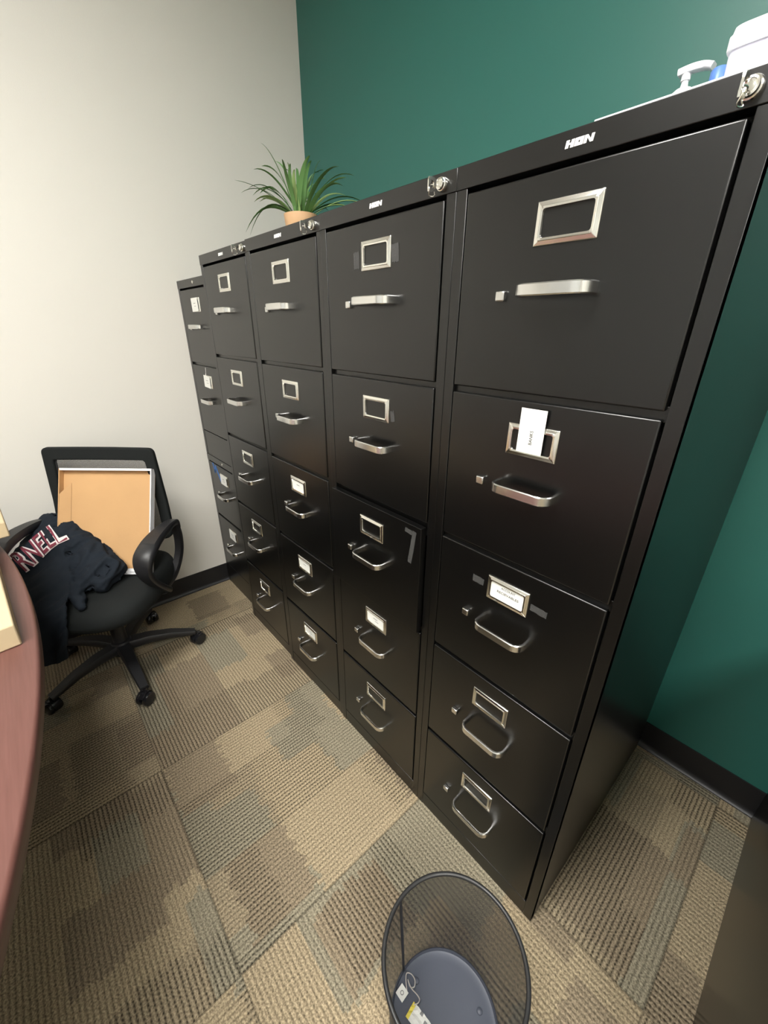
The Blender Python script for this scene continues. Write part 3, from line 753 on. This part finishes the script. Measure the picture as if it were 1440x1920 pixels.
# lettering laid onto the cloth
def lettering():
    bv = BVHTree.FromPolygons([v.co.copy() for v in hm.vertices], [list(p.vertices) for p in hm.polygons])
    c0 = Vector((.004, -.186, .575)); ex = Vector((-.075, .080, .085)).normalized(); view = Vector((1., -.25, .62)).normalized()
    ey = view.cross(ex).normalized(); c0 -= ey * .016
    def put(bm, bold, lift, mi):
        vs = []
        def place(v):
            arch = -.9 * v.x * v.x
            p = c0 + ex * v.x + ey * (v.y * (1 + 1.2 * (v.x + .09)) + arch)
            hit = bv.ray_cast(p + view * .3, -view)
            q = hit[0] if hit[0] is not None else p
            return q + view * (lift + v.z)
        text_bm(bm, 'RNELL', .1, place, .0004, mi, width=.152 + bold * 1.1, height=.098 + bold * 1.1, bold=bold)
    bm = bmesh.new(); put(bm, .0045, .0045, 0); o = link('letter_outline', bm, M['white'], hood, smooth=False)
    bm = bmesh.new(); put(bm, .0, .0085, 0); o2 = link('lettering', bm, M['maroon'], hood, smooth=False); o2['label'] = 'maroon arched letters edged in white'
lettering()

# ------------------------------------------------------------------ cartons on the table
c1 = carton('cardboard_box', [(1.128, -1.421), (1.150, -1.640), (.560, -1.700), (.590, -1.458)], .7405, .048, 'flat pale cardboard box on the mahogany table, nearest its curved edge')
c2 = carton('cardboard_box', [(.668, -1.412), (.700, -1.640), (.450, -1.660), (.435, -1.428)], .789, .042, 'small brown carton stacked on the flat box at the left picture edge')

# ------------------------------------------------------------------ wastebasket
BX, BY, BH = 1.885, -.990, .29
wb = tag(empty('wastebasket', (BX, BY, 0)), 'round black wire mesh wastebasket on the carpet before the nearest cabinet', 'wastebasket')
bm = bmesh.new(); uvl = bm.loops.layers.uv.new('UVMap'); n = 96; R0, R1 = .107, .1245
rings = [[bm.verts.new(((R0 + (R1 - R0) * t) * math.cos(2 * PI * k / n), (R0 + (R1 - R0) * t) * math.sin(2 * PI * k / n), .012 + (BH - .014) * t)) for k in range(n)] for t in [i / 8 for i in range(9)]]
for i in range(8):
    for k in range(n):
        f = bm.faces.new((rings[i][k], rings[i][(k + 1) % n], rings[i + 1][(k + 1) % n], rings[i + 1][k]))
        for l, (a, b) in zip(f.loops, ((k, i), (k + 1, i), (k + 1, i + 1), (k, i + 1))): l[uvl].uv = (a / n * .728, b * .0348)
o = link('mesh_wall', bm, M['binmesh'], wb); o['label'] = 'see-through black wire mesh'
bm = bmesh.new(); lathe(bm, [(.1245 + .0042 * math.cos(a), BH + .0042 * math.sin(a)) for a in [2 * PI * k / 12 for k in range(13)]], 96)
link('rim', bm, M['binsteel'], wb, angle=80)
bm = bmesh.new(); lathe(bm, [(.1085, .0), (.1105, .003), (.1095, .020), (.1065, .022), (.1055, .012), (.100, .0105), (.09, .012), (.03, .0125), (.0001, .0125)], 72)
for a in (1.05, 3.14, 5.24):
    lathe(bm, [(.006, .012), (.0055, .015), (.003, .0168), (.0001, .0172)], 16, (.078 * math.cos(a + .0), .078 * math.sin(a + .0), 0))
link('base_plate', bm, M['binbase'], wb, angle=40)
bm = bmesh.new(); a = 3.25; strip(bm, [(.1065 * math.cos(a), .1065 * math.sin(a), .02), (.1235 * math.cos(a), .1235 * math.sin(a), BH - .002)], (-math.sin(a), math.cos(a), 0), .004, .001)
link('seam_strip', bm, M['binsteel'], wb)
# scraps in it
def on_bin(dx, dy): return Vector((BX + dx, BY + dy, .0142))
bm = bmesh.new()
q = [(-.012, -.012), (.012, -.012), (.012, .012), (-.012, .012)]
vs = box(bm, -.0098, .0098, -.0098, .0098, 0, .0008)
lathe(bm, [(.0024, .0009), (.0024, .0013), (.0038, .0013), (.0038, .0009)], 20, (0, 0, 0), mi=1)
bmesh.ops.rotate(bm, verts=bm.verts[:], cent=(0, 0, 0), matrix=Matrix.Rotation(.02, 3, 'Z') @ Matrix.Rotation(.12, 3, 'X'))
o = link('paper_tag', bm, [M['paper'], M['greyink']], loc=(BX - .0850, BY - .0360, .0160), smooth=False); tag(o, 'small square white tag with a grey ring on the wastebasket floor', 'tag')
TAGO = o
bm = bmesh.new()
lp = [(-.078, -.028), (-.092, -.018), (-.098, -.010), (-.092, -.002), (-.080, -.003), (-.073, -.012), (-.080, -.017), (-.090, -.014), (-.076, -.018), (-.062, -.014), (-.053, -.016), (-.052, -.024), (-.058, -.031)]
tube(bm, smooth_path([on_bin(a, b) + Vector((0, 0, .002 + .003 * (i % 3))) for i, (a, b) in enumerate(lp)], 5), .0011, 6)
o = link('plastic_loop', bm, M['clear']); tag(o, 'thin milky plastic loop curled beside the square tag in the wastebasket', 'plastic loop')
bm = bmesh.new(); g = []
for i in range(9):
    g.append([bm.verts.new((i * .0065, j * .0055 - .014, .004 + .0045 * noise.noise(Vector((i * .8, j * .9, 1))) + .001)) for j in range(6)])
for i in range(8):
    for j in range(5): bm.faces.new((g[i][j], g[i + 1][j], g[i + 1][j + 1], g[i][j + 1])).material_index = (1 if i == 0 else (2 if (i * 7 + j * 3) % 11 == 0 else 0))
o = link('crumpled_label', bm, [M['paper'], M['yellow'], M['greyink']], loc=(BX - .058, BY - .040, .0145), smooth=False); o.rotation_euler = (0, 0, .12)
tag(o, 'crumpled white label with a yellow edge at the bottom of the wastebasket', 'scrap')
SCRAP = o

# ------------------------------------------------------------------ plant on the middle cabinet
PX, PY, PZ = .822, -.55, 1.5245
pl = tag(empty('potted_grass_plant', (PX, PY, PZ)), 'small pot of long arching grass leaves on top of the filing cabinets', 'plant')
bm = bmesh.new(); lathe(bm, [(.0001, 0), (.036, 0), (.040, .003), (.047, .066), (.0475, .071), (.0445, .072), (.042, .060), (.0001, .058)], 40)
link('pot', bm, M['pot'], pl, angle=50)
bm = bmesh.new(); lathe(bm, [(.0001, .064), (.03, .0635), (.0435, .060)], 24); link('moss', bm, M['soil'], pl)
bm = bmesh.new(); rnd = random.Random(11)
# (direction angle, reach, rise, droop)
def leaf(az, reach, rise, droop, w, mi):
    d = Vector((math.cos(az), math.sin(az), 0)); sd = Vector((-d.y, d.x, 0)); N_ = 12; L_, Rr, Mm = [], [], []
    base = d * rnd.uniform(.0, .018) + sd * rnd.uniform(-.01, .01)
    tw = rnd.uniform(-.5, .5)
    for i in range(N_ + 1):
        t = i / N_; p = base + d * (reach * t) + Vector((0, 0, .06 + rise * t * (2 - t) * 1.0 - droop * t * t * t)) + sd * (.02 * math.sin(t * 2 + az) * t)
        ww = w * (1 - t) ** .55 * (.65 + .6 * min(1, t * 3)) + .0002
        s2 = (sd * math.cos(tw) + Vector((0, 0, 1)) * math.sin(tw)).normalized()
        L_.append(bm.verts.new(p - s2 * ww)); Rr.append(bm.verts.new(p + s2 * ww)); Mm.append(bm.verts.new(p - Vector((0, 0, 1)) * ww * .45 - d * ww * .3))
    for i in range(N_):
        bm.faces.new((L_[i], L_[i + 1], Mm[i + 1], Mm[i])).material_index = mi; bm.faces.new((Mm[i], Mm[i + 1], Rr[i + 1], Rr[i])).material_index = mi
view_az = math.atan2(-.757, 1.223)       # towards the room
sl_ = view_az - PI / 2                    # picture-left
for az, re, ri, dr in ((0, .25, .06, .10), (.08, .23, .07, .12), (-.2, .22, .115, .05), (.1, .24, .10, .04), (.25, .20, .13, .02), (-.3, .17, .15, .01), (.4, .15, .17, 0), (-.5, .13, .16, 0), (.15, .19, .09, .02)):
    leaf(sl_ + az, re * .60, ri * .9, dr * .9, .0060, 0)
for az, re, ri, dr in ((0, .17, .14, .02), (.1, .20, .09, .03), (-.15, .22, .08, .05), (.3, .18, .07, .03), (-.3, .15, .05, .02), (.2, .14, .12, .0), (.45, .16, .10, .02)):
    leaf(sl_ + PI + az, re * .88, ri * .95, dr, .0068, 1 if rnd.random() < .5 else 0)
for k in range(16):
    leaf(rnd.uniform(0, 2 * PI), rnd.uniform(.02, .09), rnd.uniform(.09, .145), 0, .0066, k % 3 == 0)
for k in range(12):
    leaf(rnd.uniform(0, 2 * PI), rnd.uniform(.10, .17), rnd.uniform(.06, .12), rnd.uniform(.0, .04), .0062, k % 4 == 0)
o = link('leaves', bm, [M['leaf'], M['leaf2']], pl, angle=80)

# ------------------------------------------------------------------ things on top of the nearest cabinet
TZ = 1.5245
bm = bmesh.new(); vs = box(bm, 0, .165, 0, .22, 0, .003)
bmesh.ops.rotate(bm, verts=bm.verts[:], cent=(0, 0, 0), matrix=Matrix.Rotation(.0, 3, 'Z'))
o = link('paper_stack', bm, M['whiteboard'], loc=(XA + .200, YF + .004, TZ), bevel=.001); tag(o, 'thin white paper sheet lying along the top front edge of the nearest cabinet', 'paper')
pb = tag(empty('pump_bottle', (1.684, -.312, TZ)), 'white pump dispenser, only its nozzle head showing over the nearest cabinet top', 'pump bottle')
bm = bmesh.new(); lathe(bm, [(.0001, 0), (.026, 0), (.029, .004), (.029, .105), (.026, .122), (.014, .132), (.013, .136), (.0001, .136)], 32); link('bottle', bm, M['lilacplastic'], pb, angle=50)
bm = bmesh.new(); lathe(bm, [(.0145, .134), (.0155, .136), (.0155, .148), (.012, .151), (.0060, .153), (.0050, .160), (.0055, .170), (.0001, .170)], 24)
link('collar', bm, M['whiteplastic'], pb, angle=50)
bm = bmesh.new(); strip(bm, smooth_path([(-.012, 0, .1745), (.0, 0, .1755), (.012, 0, .1755), (.026, 0, .1735), (.038, 0, .1690)], 4), (0, 1, 0), [.009] * 17, [.009] * 12 + [.0085] * 5)
tube(bm, [(0, 0, .162), (0, 0, .176)], .0070, 14)
link('pump_head', bm, M['whiteplastic'], pb, angle=50)
bm = bmesh.new(); lathe(bm, [(.0001, 0), (.022, 0), (.024, .004), (.024, .105), (.020, .117), (.011, .125), (.011, .129), (.0125, .130), (.0125, .149), (.010, .152), (.0001, .152)], 28)
o = link('small_bottle', bm, M['blueplastic'], loc=(1.742, -.340, TZ), angle=45); tag(o, 'blue capped bottle behind the white pump on the nearest cabinet', 'bottle')
wbx = tag(empty('plastic_storage_box', (1.866, -.500, TZ)), 'frosted white plastic box at the right end of the nearest cabinet top', 'plastic box')
bm = bmesh.new()
P0 = round_poly([(-.05, -.07, 0), (.045, -.07, 0), (.045, .10, 0), (-.05, .10, 0)], .012, 5)
def prism(bm, P, zs):
    vs = [[bm.verts.new((p.x * s, p.y * s, z)) for p in P] for s, z in zs]
    for a, b in zip(vs, vs[1:]):
        for k in range(len(a)): bm.faces.new((a[k], a[(k + 1) % len(a)], b[(k + 1) % len(a)], b[k]))
    bm.faces.new(vs[0][::-1]); bm.faces.new(vs[-1])
prism(bm, P0, [(.93, 0), (.97, .004), (1., .076)]); link('box_body', bm, M['lilacplastic'], wbx, angle=50)
bm = bmesh.new(); prism(bm, P0, [(1.04, .0765), (1.05, .078), (1.05, .089), (1.02, .091), (1.00, .097), (.96, .0985)]); link('box_lid', bm, M['whiteplastic'], wbx, angle=50)

# ------------------------------------------------------------------ ceiling lights
def troffer(x, y, lx, ly, label, strength=None):
    t = tag(empty('ceiling_light', (x, y, RZ)), label, 'ceiling light', 'recessed ceiling lights')
    bm = bmesh.new(); w = .025
    for a in ((-lx / 2, lx / 2, -ly / 2, -ly / 2 + w), (-lx / 2, lx / 2, ly / 2 - w, ly / 2), (-lx / 2, -lx / 2 + w, -ly / 2 + w, ly / 2 - w), (lx / 2 - w, lx / 2, -ly / 2 + w, ly / 2 - w)):
        box(bm, *a, -.012, -.0005)
    link('frame', bm, M['silverframe'], t, bevel=.002)
    bm = bmesh.new(); box(bm, -lx / 2 + w, lx / 2 - w, -ly / 2 + w, ly / 2 - w, -.006, -.001)
    link('diffuser', bm, M['diffuser'], t, smooth=False)
troffer(1.62, -2.0, .60, 1.2, 'recessed rectangular ceiling light above the conference table')
troffer(3.40, -1.9, .60, 1.2, 'recessed rectangular ceiling light towards the right wall')

# ------------------------------------------------------------------ world, camera, view
w = bpy.data.worlds.new('World'); sc.world = w; w.use_nodes = True
w.node_tree.nodes['Background'].inputs['Color'].default_value = (.05, .05, .05, 1)
F, yaw, pit, rol = 764.31, .8445282, -.4232763, .0084260
O = Vector((2.04518, -1.30669, 1.30124))
fw = Vector((-math.sin(yaw) * math.cos(pit), math.cos(yaw) * math.cos(pit), math.sin(pit)))
rt = Vector((math.cos(yaw), math.sin(yaw), 0)); up = rt.cross(fw)
rt2 = rt * math.cos(rol) + up * math.sin(rol); up2 = up * math.cos(rol) - rt * math.sin(rol)
cam = bpy.data.cameras.new('Camera'); co = bpy.data.objects.new('Camera', cam); COL.objects.link(co)
co.matrix_world = Matrix(((rt2.x, up2.x, -fw.x, O.x), (rt2.y, up2.y, -fw.y, O.y), (rt2.z, up2.z, -fw.z, O.z), (0, 0, 0, 1)))
cam.sensor_fit = 'VERTICAL'; cam.sensor_height = 36; cam.lens = F / 1920 * 36; cam.clip_start = .02
sc.camera = co
sc.view_settings.view_transform = 'Standard'; sc.view_settings.look = 'None'
sc.view_settings.gamma = 1; sc.view_settings.use_curve_mapping = False
sc.view_settings.exposure = 0.84
sc.cycles.use_denoising = True
sc.cycles.max_bounces = 8; sc.cycles.transparent_max_bounces = 12
